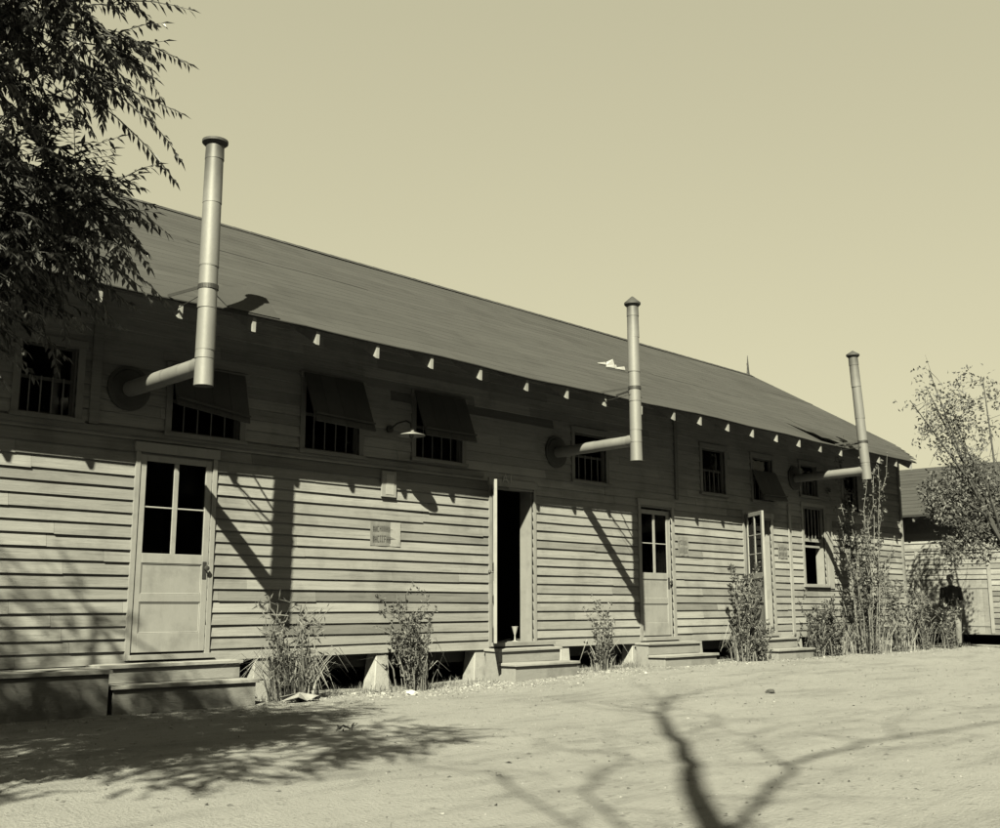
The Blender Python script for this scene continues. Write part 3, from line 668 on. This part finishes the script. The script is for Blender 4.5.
def big_tree():
    r = random.Random(21); base = Vector((-1.3, -4.9, 0))
    t = empty('leafy_tree', base); tag(t, 'dark leafy tree with drooping narrow leaves at the left edge', 'tree')
    tk = MB(); tw = MB(); lf = MB()
    tk.tube([base+Vector((0, 0, -.1)), base+Vector((.03, .02, .9)), base+Vector((.15, 0, 1.9)), base+Vector((.4, .1, 3.0))], [.17, .14, .125, .11], 12, 0)
    limbs = []
    top = base+Vector((.4, .1, 3.0))
    for end, rr in (((.6, -4.8, 5.4), .07), ((-1.8, -4.6, 6.6), .07), ((-.4, -5.6, 5.6), .06), ((-.3, -4.0, 6.8), .07), ((1.2, -4.9, 4.1), .055), ((-2.7, -5.2, 5.2), .05), ((-.3, -6.8, 4.9), .05), ((.9, -4.85, 2.9), .03)):
        e = Vector(end); mid = (top+e)/2+Vector((0, 0, .25))+rv(r)*.12
        tk.tube([top-Vector((0, 0, .15)), mid, e], [rr, rr*.7, rr*.35], 8); limbs += [mid, (mid+e)/2, e]
    P_(tk, 'trunk', 'bark', t, smooth=True)
    # boughs reaching into the picture (designed)
    D = [((1.25, -5.0, 4.30), (2.45, -5.15, 4.02)), ((1.2, -4.9, 4.1), (2.45, -5.1, 3.75)), ((1.2, -4.9, 4.1), (2.15, -5.1, 3.45)), ((1.2, -4.9, 4.1), (2.35, -4.95, 3.2)),
         ((1.2, -4.9, 4.0), (2.3, -4.8, 2.85)), ((1.2, -4.9, 4.0), (2.2, -4.6, 3.4)), ((1.0, -4.8, 4.0), (2.15, -4.5, 2.7)), ((1.2, -4.9, 4.1), (2.2, -4.8, 3.95)), ((.9, -4.8, 4.0), (2.05, -4.4, 3.1))]
    bt = MB()
    for a, b in D:
        a = Vector(a); b = Vector(b); m = (a+b)/2+Vector((0, 0, .12)); bt.tube([a, m, b], [.024, .015, .006], 6)
        for k in range(12):
            f = r.uniform(.35, 1); p = a.lerp(m, f*2) if f < .5 else m.lerp(b, f*2-1)
            dd = (b-a).normalized()*.9+rv(r)*.45+Vector((0, 0, .0)); spray(tw, lf, p, dd, r.uniform(.18, .36), r, .078, .019, 11, .8)
    # tips that stick out against the sky
    for p, e in (((2.42, -5.17, 4.02), (2.80, -5.19, 4.08)), ((2.35, -5.15, 3.95), (2.62, -5.19, 3.90)), ((2.40, -5.15, 3.75), (2.85, -5.19, 3.58)), ((2.38, -5.15, 3.62), (2.82, -5.17, 3.42)),
                 ((2.45, -5.15, 3.78), (2.76, -5.2, 3.70)), ((2.4, -5.0, 3.2), (2.76, -5.05, 3.04)), ((2.4, -5.0, 3.15), (2.72, -5.0, 2.86)), ((2.35, -4.95, 3.05), (2.62, -4.9, 2.72)),
                 ((2.35, -4.9, 2.85), (2.68, -4.93, 2.62))):
        p = Vector(p); e = Vector(e); L = (e-p).length; bt.tube([Vector((2.2, -4.9, p.z+.08)), p], [.006, .004], 4)
        spray(tw, lf, p, e-p, L*1.1, r, .082, .019, 15, .35, .004, .9)
    # crown mass
    E = [((.7, -4.9, 4.6), (1.6, 1.0, 1.3), 620), ((-1.2, -4.7, 5.9), (1.7, 1.3, 1.6), 620), ((-.4, -5.2, 5.0), (1.9, 1.2, 1.4), 640), ((.1, -4.4, 3.7), (1.5, .9, .8), 260), ((1.7, -4.75, 3.45), (.66, .5, .95), 720), ((2.1, -4.6, 2.85), (.40, .25, .36), 130), ((2.15, -4.9, 3.05), (.5, .35, .35), 220), ((2.1, -5.0, 4.15), (.5, .35, .4), 220), ((1.2, -4.9, 5.0), (1.5, .9, .7), 480), ((-.8, -4.8, 6.0), (1.3, 1.2, 1.0), 420), ((1.25, -4.8, 2.5), (.85, .55, .65), 420), ((-.95, -4.9, 6.45), (.95, .8, .38), 480), ((-1.6, -5.0, 6.0), (.9, .7, .5), 300), ((-.6, -6.8, 4.9), (1.8, 1.2, .7), 980), ((.7, -7.1, 5.3), (1.0, .9, .5), 420)]
    for c, s, n in E:
        c = Vector(c)
        for k in range(n):
            q = rv(r).normalized()*r.random()**.4; p = c+Vector((q.x*s[0], q.y*s[1], q.z*s[2]))
            if mnoise.noise(p*1.3) < -.18: continue
            sw_ = -p.y/.6; hx, hz = p.x+.8*sw_, p.z-.888*sw_
            if hx > 4.95 and hz > .1 and hz < 2.6: continue          # leaves out sprays whose shadow would fall on the door wall
            dd = Vector((q.x, q.y, q.z*.4))+rv(r)*.5
            spray(tw, lf, p, dd, r.uniform(.2, .4), r, .08, .021, 8, .8)
    for k in range(40):
        l = limbs[r.randrange(len(limbs))]; bt.tube([l, l+rv(r)*.25+Vector((0, 0, .1)), l+rv(r)*.6], [.02, .012, .004], 5)
    # long thin bare bough whose shadow lies low across the yard
    P_(bt, 'branches', 'bark', t); P_(tw, 'twigs', 'bark', t); P_(lf, 'crown', 'leaf_tree', t)
big_tree()

S_ = Vector((SUN_AZ_VEC.x, SUN_AZ_VEC.y, math.tan(SUN_EL)))        # one metre along the ground towards the sun
def lift(g, base, skew=0.):
    n = Vector((.8, .6, 0)); G = Vector((g[0], g[1], 0)); tt = (G-Vector((base[0], base[1], 0))).dot(n) + skew
    return G+S_*tt
def bare_tree(base, lines, label, hgt):
    r = random.Random(5); t = empty('bare_tree', base); tag(t, label, 'tree')
    tk = MB(); br = MB(); tw = MB()
    for pts, rads, skew in lines:
        P = [lift(g, base, skew) for g in pts]; tgt = tk if rads[0] > .05 else br
        Q = []; RR = []
        for i in range(len(P)-1):
            for s in range(3):
                f = s/3; Q.append(P[i].lerp(P[i+1], f)+rv(r)*.02*(s > 0)); RR.append(rads[0]+(rads[1]-rads[0])*((i+f)/(len(P)-1)))
        Q.append(P[-1]); RR.append(rads[1]); tgt.tube(Q, RR, 8)
        for q, rr in zip(Q[2:], RR[2:]):                            # twigs
            if r.random() < .75 and rr < .06:
                d = rv(r); d.z = abs(d.z)*.6; d.normalize(); L = r.uniform(.25, .8); m = q+d*L*.5+rv(r)*.05; e = q+d*L+rv(r)*.12
                tw.tube([q, m, e], [min(.010, rr*.5), .006, .003], 4); tw.tube([m, m+rv(r)*.18], [.005, .002], 4); tw.tube([m, m+d*.15+rv(r)*.22], [.005, .002], 4)
    P_(tk, 'trunk', 'bark', t, smooth=True); P_(br, 'branch', 'bark', t, smooth=True); P_(tw, 'twigs', 'bark', t)
B = (-2.4, -12.6, 0)
along = [(B[0]+.8*s, B[1]+.6*s) for s in (0.02, 1.5, 3, 4.6)]
bare_tree(B, [
    (along+[(1.9, -9.35), (3.2, -8.4)], (.15, .085), 0),
    ([(3.2, -8.4), (4.41, -7.49), (5.73, -6.47), (6.59, -5.83), (7.55, -5.02), (8.52, -4.25)], (.085, .05), 0),
    ([(8.52, -4.25), (9.5, -3.6), (10.3, -3.1), (10.9, -2.75)], (.042, .014), .1),
    ([(8.52, -4.25), (8.95, -3.69), (9.12, -3.05), (9.1, -2.51)], (.022, .008), -.1),
    ([(10.0, -3.3), (11.09, -2.98), (13.44, -2.38), (16.0, -1.98)], (.018, .009), .15),
    ([(7.34, -5.31), (7.98, -5.15), (8.66, -4.79), (9.1, -4.4)], (.02, .008), 0),
    ([(9.3, -3.72), (10.5, -2.7), (11.6, -1.5)], (.016, .007), .2),
    ([(8.7, -4.1), (8.7, -3.2), (9.4, -2.2)], (.014, .006), .2),
    ([(3.2, -8.4), (4.1, -7.75), (4.75, -7.45), (5.52, -7.14), (6.34, -6.81), (7.0, -6.63), (7.83, -6.55), (8.3, -6.6), (9.08, -6.72), (10.6, -6.75)], (.036, .020), 0),
    ([(6.34, -6.81), (7.3, -5.9), (8.2, -5.6), (9.3, -5.5)], (.014, .006), .2),
    ([(8.3, -6.6), (9.6, -6.0), (11.5, -5.6)], (.014, .006), .2),
    ([(3.2, -8.4), (4.2, -7.1), (4.75, -6.45), (5.29, -6.13), (5.71, -5.97), (6.1, -5.7)], (.017, .010), -.15),
    ([(6.1, -5.7), (6.4, -5.3), (6.7, -5.11), (7.21, -4.67)], (.010, .005), -.15),
    ([(6.1, -5.7), (6.0, -5.2), (6.3, -4.7)], (.012, .006), -.1),
    ([(3.2, -8.4), (4.0, -7.0), (4.5, -6.2), (4.87, -5.70), (4.81, -5.23), (4.97, -4.67), (4.84, -4.17), (4.5, -3.9)], (.013, .008), -.4),
    ([(4.9, -4.9), (5.3, -4.6), (5.6, -4.2)], (.012, .006), -.4),
], 'tall bare tree behind the viewer whose shadow crosses the yard', 14)

def shrub(x, y, h, w, nst, nleaf, label, mat='leaf', leafL=.06, leafW=.026, seed=0, grassy=0, bare=.25, spread=1.0, group='scrawny shrubs along the barracks wall', name='shrub', top=1.0):
    r = random.Random(seed+100); g = gz(x, y); t = empty(name, (x, y, g)); tag(t, label, 'shrub' if name == 'shrub' else 'weeds', group)
    st = MB(); lf = MB()
    for k in range(nst):
        a = r.uniform(0, 2*math.pi); q = r.uniform(0, .09)*w*3; p = Vector((x+math.cos(a)*q, y+math.sin(a)*q*.6, g-.03))
        lean = Vector((math.cos(a)*r.uniform(.2, 1)*w*.5, math.sin(a)*r.uniform(.2, 1)*w*.28, 0)); H = h*r.uniform(.55, 1.0)
        n = 8; pts = [p+lean*((i/n)**1.3)*spread+Vector((0, 0, H*i/n))+(rv(r)*.012*i/2 if i else Vector()) for i in range(n+1)]
        for q_ in pts:
            q_.y = min(q_.y, -.07 if not g < -1 else q_.y)
        st.tube(pts, [.009*(1-.75*i/n)+.002 for i in range(n+1)], 5, r.uniform(-.2, .4))
        sub = []
        for i in range(2, n+1):
            if r.random() < .8:
                d = rv(r); d.z = abs(d.z)*.8+.2; d.y *= .6; d.normalize(); L = r.uniform(.08, .26)*min(1, h/1.1); e = pts[i]+d*L; e.y = min(e.y, -.06)
                st.tube([pts[i], e], [.0035, .0015], 4); sub.append((pts[i], e))
        segs = [(pts[i], pts[i+1]) for i in range(int(n*bare), n)]+[s for s in sub if (s[0].z-g) > h*bare]*2
        for j in range(nleaf//nst):
            a0, b0 = segs[r.randrange(len(segs))]; q_ = a0.lerp(b0, r.random()); d = (b0-a0).normalized()*.5+rv(r)*.8
            q_ = q_+rv(r)*.012
            q_.y = min(q_.y, -.05)
            leaf_quad(lf, q_, d, leafL*r.uniform(.6, 1.25), leafW*r.uniform(.7, 1.2), rv(r), r.gauss(0, .35))
    if grassy:
        gm = MB()
        for j in range(grassy):
            a = r.uniform(0, 6.283); q = r.uniform(0, w*.42); p = Vector((x+math.cos(a)*q, min(y+math.sin(a)*q*.6, -.06), g-.02))
            H = min(h, 1.25)*r.uniform(.2, .62); dd = Vector((math.cos(a), math.sin(a)*.5, 0))*r.uniform(.12, .85)*H
            pts = [p, p+dd*.25+Vector((0, 0, H*.55)), p+dd*.8+Vector((0, 0, H*.9)), p+dd*1.4+Vector((0, 0, H*r.uniform(.25, .95)))]
            sw = Vector((math.sin(a+r.uniform(-1, 1)), math.cos(a), 0)).normalized()*r.uniform(.004, .011); tn = r.gauss(0, .35)
            for i in range(3):
                f0, f1 = 1-i*.25, 1-(i+1)*.3
                gm.quad([pts[i]-sw*f0, pts[i]+sw*f0, pts[i+1]+sw*f1, pts[i+1]-sw*f1], tn)
        P_(gm, 'blades', 'straw', t)
    P_(st, 'stems', 'stem', t); P_(lf, 'leaves', mat, t)
shrub(7.02, -.52, 1.08, .72, 14, 520, 'ragged clump of weeds with broad drying blades near the first steps', 'leafpale', .11, .022, 1, 260, .15)
shrub(8.80, -.50, 1.16, .85, 13, 1700, 'leafy wispy shrub in front of the wall below the wide notice', 'leaf', .05, .026, 2, 30, .2)
shrub(12.38, -.45, .98, .46, 9, 620, 'small thin shrub between the open doorway steps and the narrow door', 'leaf', .055, .028, 3, 30, .12)
shrub(16.12, -.50, 1.58, .72, 14, 2500, 'dense shrub reaching up beside the open glazed door', 'leaf', .06, .034, 4, 60, .12)
shrub(16.45, -.62, .62, .6, 10, 800, 'low leafy clump in front of the dense shrub by the open glazed door', 'leaf', .06, .034, 14, 40, .05)
shrub(18.55, -.52, 1.12, .55, 11, 1200, 'left one of two bushy shrubs below the big window', 'leaf', .06, .034, 5, 40, .06)
shrub(19.25, -.55, 1.2, .72, 13, 1900, 'right one of two bushy shrubs below the big window', 'leaf', .06, .034, 6, 60, .05)
shrub(20.45, -.60, 4.15, 1.35, 20, 3300, 'tall cane bush rising to the eave under the farthest stove pipe', 'leafpale', .075, .032, 7, 60, .12, spread=1.0)
shrub(20.95, -.55, 2.3, 1.1, 12, 1500, 'half height cane bush right of the tall cane bush', 'leafpale', .07, .032, 8, 60, .1)
shrub(22.0, -.60, 1.8, .85, 11, 1300, 'thin shrub near the far corner of the barracks', 'leafpale', .07, .034, 9, 40, .08)
shrub(23.3, -.55, 1.35, .8, 9, 900, 'small shrub just past the corner of the barracks', 'leafpale', .07, .034, 10, 40, .08)
shrub(24.05, -.78, .95, .6, 9, 800, 'small shrub beside the standing person', 'leaf', .07, .034, 11, 30, .08)

def right_tree():
    r = random.Random(9); base = Vector((24.6, -2.0, gz(24.6, -2.0))); SH = Vector((-.98, .62, 0)); t = empty('pale_leaved_tree', base); tag(t, 'pale leaved tree at the right edge in front of the far roof', 'tree')
    tk = MB(); lf = MB(); tw = MB()
    top = base+Vector((-.1, 0, 2.0))
    tk.tube([base-Vector((0, 0, .1)), base+Vector((-.05, .02, 1)), top], [.09, .07, .055], 10)
    ends = [(-.9, .2, 5.6), (-.2, .4, 6.1), (.5, -.5, 5.9), (.9, .2, 4.8), (-1.1, .3, 3.6), (-.5, -.3, 4.4), (.2, .1, 5.2), (-1.5, .3, 5.2), (-.7, .1, 3.0)]
    for e in ends:
        e = base+Vector(e)+SH; m = (top+e)/2+rv(r)*.15; tk.tube([top, m, e], [.04, .025, .008], 7)
        for k in range(14):
            q = m.lerp(e, r.random()); d = rv(r).normalized(); tw.tube([q, q+d*.25, q+d*.5+rv(r)*.1], [.008, .005, .002], 4)
    def cl(c, s, n, dens):
        c = base+Vector(c)+SH
        for k in range(n):
            q = rv(r).normalized()*r.random()**.45; p = c+Vector((q.x*s[0], q.y*s[1], q.z*s[2]))
            if mnoise.noise(p*2.2) < dens: continue
            for j in range(7): leaf_quad(lf, p+rv(r)*.07, rv(r)+Vector((0, 0, -.3)), .10*r.uniform(.7, 1.2), .045, rv(r), r.gauss(0, .35))
    cl((.5, -.1, 3.1), (.9, .6, 1.3), 900, -.15); cl((-.6, .1, 3.1), (.75, .4, .75), 420, -.05); cl((.2, 0, 4.6), (1.0, .7, 1.0), 260, .05)
    cl((-.4, .1, 5.4), (1.3, .5, .9), 120, .14); cl((-1.2, .2, 4.9), (.8, .3, .9), 60, .1); cl((-.75, .1, 2.2), (.45, .3, .6), 180, -.05); cl((.9, -.1, 5.4), (.9, .6, .9), 120, .05)
    P_(tk, 'trunk', 'bark', t, smooth=True); P_(tw, 'twigs', 'bark', t); P_(lf, 'crown', 'leafpale', t)
right_tree()

# ------------------------------------------------------------------ person by the far corner
def blob(name, parts, mat, parent, voxel=.012, sub=0):
    """tapered capsules and ellipsoids fused into one continuous surface"""
    bm = bmesh.new()
    def ell(c, rad, rot=None):
        m = Matrix.Translation(Vector(c)) @ (rot or Matrix.Identity(4)) @ Matrix.Diagonal((rad[0], rad[1], rad[2], 1))
        bmesh.ops.create_icosphere(bm, subdivisions=2, radius=1, matrix=m)
    for p in parts:
        if p[0] == 'e': ell(p[1], p[2])
        else:
            _, a, b, ra, rb = p[:5]; a = Vector(a); b = Vector(b); fl = p[5] if len(p) > 5 else 1
            n = max(2, int((b-a).length/(min(ra, rb)*.35)))
            for k in range(n+1):
                f = k/n; r_ = ra+(rb-ra)*f; ell(a.lerp(b, f), (r_, r_*fl, r_))
    me = bpy.data.meshes.new(name); bm.to_mesh(me); bm.free(); me.materials.append(M[mat])
    o = bpy.data.objects.new(name, me); link(o, parent)
    md = o.modifiers.new('r', 'REMESH'); md.mode = 'VOXEL'; md.voxel_size = voxel; md.use_smooth_shade = True
    sm = o.modifiers.new('s', 'SMOOTH'); sm.factor = .5; sm.iterations = 3
    return o
def person():
    px, py = 24.95, -.52; g = gz(px, py); t = empty('person', (px, py, g), R(-62)); tag(t, 'person in dark shirt and light trousers standing at the right edge', 'person')
    # local frame: faces -y, 1.6 m tall
    hipL, hipR = (.085, 0, .82), (-.085, 0, .82); knL, knR = (.095, -.03, .45), (-.10, -.09, .46); anL, anR = (.10, .03, .08), (-.11, -.05, .08)
    shL, shR = (.165, .01, 1.29), (-.165, .01, 1.29); elL, elR = (.215, .05, 1.02), (-.225, -.01, 1.02); wrL, wrR = (.17, -.17, .93), (-.19, -.20, .98)
    P = [('c', (0, 0, .84), (0, .0, 1.0), .125, .112, .72), ('c', (0, 0, 1.0), (0, .01, 1.22), .112, .145, .68), ('c', shL, shR, .055, .055),
         ('c', (0, .01, 1.27), (0, -.005, 1.42), .055, .05), ('e', (0, -.01, 1.505), (.072, .088, .105)), ('c', (0, -.055, 1.45), (0, -.05, 1.46), .035, .04),
         ('c', (0, -.094, 1.515), (0, -.108, 1.485), .010, .016), ('e', (.073, .005, 1.50), (.010, .02, .028)), ('e', (-.073, .005, 1.50), (.010, .02, .028)), ('c', (-.02, -.088, 1.452), (.02, -.088, 1.452), .009, .009)]
    for h_, k_, a_ in ((hipL, knL, anL), (hipR, knR, anR)):
        P += [('c', h_, k_, .085, .055), ('c', k_, a_, .053, .035), ('c', (a_[0], a_[1]+.03, .035), (a_[0], a_[1]-.13, .03), .036, .03)]
    for s_, e_, w_ in ((shL, elL, wrL), (shR, elR, wrR)):
        P += [('c', s_, e_, .048, .036), ('c', e_, w_, .036, .024)]
        w = Vector(w_); d = (w-Vector(e_)).normalized(); d = (d+Vector((0, 0, -.35))).normalized(); sd_ = Vector((1, 0, .1)).normalized()
        P += [('c', w, w+d*.075, .024, .032, .6)]
        for k in range(4):
            b = w+d*.09+sd_*.019*(k-1.5); L = (.065, .075, .07, .052)[k]; m = b+d*L*.5; P += [('c', b, m, .0095, .009), ('c', m, m+(d+Vector((0, 0, -.5))).normalized()*L*.5, .009, .0075)]
        sg = -1 if s_[0] > 0 else 1
        P += [('c', w+d*.03+sd_*.025*sg, w+d*.09+sd_*.052*sg, .012, .009)]
    blob('body', P, 'skin', t, .008)
    Sh = [('c', (0, 0, .80), (0, 0, 1.0), .15, .128, .74), ('c', (0, 0, 1.0), (0, .01, 1.23), .128, .158, .70), ('c', (.165, .01, 1.285), (-.165, .01, 1.285), .066, .066), ('c', (0, .01, 1.27), (0, .006, 1.345), .09, .062)]
    for s_, e_ in ((shL, elL), (shR, elR)): Sh += [('c', s_, Vector(s_).lerp(Vector(e_), .85), .062, .054)]
    blob('shirt', Sh, 'shirt', t, .012)
    Tr = [('c', (0, 0, .80), (0, 0, .86), .14, .135, .76)]
    for h_, k_, a_ in ((hipL, knL, anL), (hipR, knR, anR)): Tr += [('c', h_, k_, .10, .074), ('c', k_, (a_[0], a_[1], .11), .074, .062)]
    blob('trousers', Tr, 'trousers', t, .012)
    blob('hair', [('e', (0, .012, 1.545), (.082, .088, .078)), ('e', (0, .045, 1.50), (.074, .06, .08))], 'hair', t, .010)
    for s_ in (-1, 1): blob('shoe', [('c', ((.10 if s_ > 0 else -.11), (.06 if s_ > 0 else -.02), .045), ((.10 if s_ > 0 else -.11), (-.12 if s_ > 0 else -.20), .035), .046, .038)], 'hair', t, .010)
    f = MB()
    for s_ in (-1, 1): f.tube([(.027*s_, -.086, 1.517), (.027*s_, -.094, 1.517)], [.011, .007], 8)
    f.build('eyes', M['hair'], t)
person()

# ------------------------------------------------------------------ dark wood behind the viewer, unseen, added to block low sky light
def add_sky_screen():
    r = random.Random(3); nr = np.random.default_rng(3); n = 42000
    x = nr.uniform(-45, 60, n); y = -27-nr.uniform(0, 1, n)**2*9; top = 15+2.0*np.sin(x*.35)+1.3*np.sin(x*1.1+1)+nr.normal(0, .6, n); z = nr.uniform(0, 1, n)**.8*top
    c = np.stack([x, y, z], 1); a = nr.normal(0, 1, (n, 3)); a /= np.linalg.norm(a, axis=1)[:, None]; b = np.cross(a, nr.normal(0, 1, (n, 3))); b /= np.linalg.norm(b, axis=1)[:, None]
    s = nr.uniform(.3, .65, (n, 1)); v = np.stack([c-a*s, c+b*s*.6, c+a*s, c-b*s*.6], 1).reshape(-1, 3)
    mb = MB(); mb.v = [tuple(q) for q in v]; mb.f = [tuple(range(4*i, 4*i+4)) for i in range(n)]; mb.t = list(nr.normal(0, .3, n))
    for k in range(26):
        q = -44+4*k; mb.tube([(q, -30, -.1), (q+.2, -30, 5), (q, -30.2, 12)], [.32, .25, .08], 7)
    tag(mb.build('wood', M['leaf_tree']), 'line of dark trees across the yard behind the viewer', kind='stuff')
add_sky_screen()

# ------------------------------------------------------------------ ground litter
mb = MB(); r = random.Random(31); g0 = gz(6.95, -.8)
pts = [(6.72, -.72), (6.86, -.86), (7.02, -.80), (7.14, -.84), (7.22, -.74), (7.05, -.66), (6.88, -.64)]
c = (6.95, -.76, g0+.10)
for i in range(len(pts)):
    a, b = pts[i], pts[(i+1) % len(pts)]; mb.quad([(a[0], a[1], g0+.012+(.05 if i % 2 else 0)), (b[0], b[1], g0+.012+(.0 if i % 2 else .05)), c], r.uniform(-.1, .3))
o = mb.build('crumpled_paper', M['paper']); o.modifiers.new('t', 'SOLIDIFY').thickness = .003; tag(o, 'crumpled white paper on the dirt in front of the weeds clump', 'paper')
def debris(x, y, s, name, label, cat, mat, tn=0, seed=1):
    r = random.Random(seed); bm = bmesh.new(); bmesh.ops.create_icosphere(bm, subdivisions=2, radius=s)
    for v in bm.verts: v.co = Vector((v.co.x*1.5, v.co.y, v.co.z*.7))*(1+.35*mnoise.noise(v.co*(2.2/s)+Vector((seed, 0, 0))))
    me = bpy.data.meshes.new(name); bm.to_mesh(me); bm.free(); me.materials.append(M[mat]); at = me.attributes.new('tone', 'FLOAT', 'FACE'); at.data.foreach_set('value', [tn]*len(me.polygons))
    o = bpy.data.objects.new(name, me); o.location = (x, y, gz(x, y)+s*.4); o.rotation_euler = (0, 0, r.uniform(0, 3)); link(o); tag(o, label, cat)
debris(11.53, -3.65, .045, 'stone', 'small dark stone alone on the pale dirt right of centre', 'stone', 'bark', 0, 2)
debris(8.35, -.95, .05, 'stone', 'whitish stone lying between the weeds clump and the wispy shrub', 'stone', 'pier', .4, 5)
# curled dead leaf clump
t = empty('dead_twig', (5.62, -3.24, gz(5.62, -3.24))); tag(t, 'dark curled scrap of twig and leaf on the dirt, lower left', 'twig')
a = MB(); g0 = gz(5.62, -3.24); a.tube([(5.54, -3.22, g0+.012), (5.60, -3.24, g0+.05), (5.66, -3.25, g0+.02), (5.72, -3.27, g0+.06)], [.006, .008, .006, .003], 5)
for k in range(9): leaf_quad(a, Vector((5.56+.018*k, -3.23, g0+.025)), rv(r)+Vector((0, 0, .5)), .05, .022, rv(r), -.2)
P_(a, 'scrap', 'bark', t)
# rubble & pebbles (uncountable)
mb = MB(); r = random.Random(77)
def peb(x, y, s, tn):
    g = gz(x, y); b = len(mb.v); a0 = r.uniform(0, 6)
    for k in range(5): a = a0+k*1.2566; q = s*r.uniform(.7, 1.2); mb.v.append((x+math.cos(a)*q, y+math.sin(a)*q*.8, g-.003))
    for k in range(5): a = a0+k*1.2566; q = s*r.uniform(.4, .8); mb.v.append((x+math.cos(a)*q, y+math.sin(a)*q*.8, g+s*r.uniform(.35, .75)))
    mb.f.append(tuple(b+5+k for k in range(5))); mb.t.append(tn)
    for k in range(5): mb.f.append((b+k, b+(k+1) % 5, b+5+(k+1) % 5, b+5+k)); mb.t.append(tn)
for k in range(5200):
    x = r.uniform(6.6, 26) if r.random() < .6 else r.uniform(7.8, 12.5); y = -.25-abs(r.gauss(0, .45))
    peb(x, y, r.uniform(.004, .014)*(1 if r.random() < .95 else 2.3), min(.15, r.gauss(-.2, .3)))
for k in range(3800):
    x = r.uniform(2.5, 27); y = r.uniform(-9, -.8); peb(x, y, r.uniform(.003, .009)*(1 if r.random() < .97 else 1.9), min(-.1, r.gauss(-.4, .3)))
o = mb.build('pebbles', M['pier']); tag(o, 'pebbles and rubble scattered along the foot of the wall', kind='stuff')
mb = MB(); r = random.Random(78)
for k in range(2600):
    x = r.uniform(2.5, 26); y = r.uniform(-9, -.3) if r.random() < .45 else -.25-abs(r.gauss(0, .5)); g = gz(x, y)+.004
    leaf_quad(mb, Vector((x, y, g)), Vector((r.gauss(0, 1), r.gauss(0, 1), .12)), r.uniform(.02, .055), r.uniform(.008, .02), Vector((0, 0, 1))+rv(r)*.3, r.gauss(0, .5))
o = mb.build('fallen_leaves', M['leaf']); tag(o, 'small dry leaves scattered over the dirt', kind='stuff')
mb = MB(); r = random.Random(79)
def tuft(x, y, h, n):
    g = gz(x, y)
    for j in range(n):
        a = r.uniform(0, 6.283); p = Vector((x+r.gauss(0, .05), y+r.gauss(0, .04), g-.01)); H = h*r.uniform(.4, 1); d = Vector((math.cos(a), math.sin(a), 0))*H*r.uniform(.1, .8)
        s = Vector((math.sin(a), -math.cos(a), 0))*.003; tn = r.gauss(0, .35)
        mb.quad([p-s, p+s, p+d*.5+Vector((0, 0, H*.7))+s*.7, p+d*.5+Vector((0, 0, H*.7))-s*.7], tn); mb.quad([p+d*.5+Vector((0, 0, H*.7))-s*.7, p+d*.5+Vector((0, 0, H*.7))+s*.7, p+d*1.2+Vector((0, 0, H))], tn)
for k in range(330):
    x = r.choice((r.uniform(6.7, 10.2), r.uniform(12, 13.5), r.uniform(15.3, 26), r.uniform(18, 26))); tuft(x, -.18-abs(r.gauss(0, .22)), r.uniform(.05, .16), 9)
o = mb.build('dry_grass', M['straw']); tag(o, 'sparse dry grass at the foot of the barracks wall', kind='stuff')
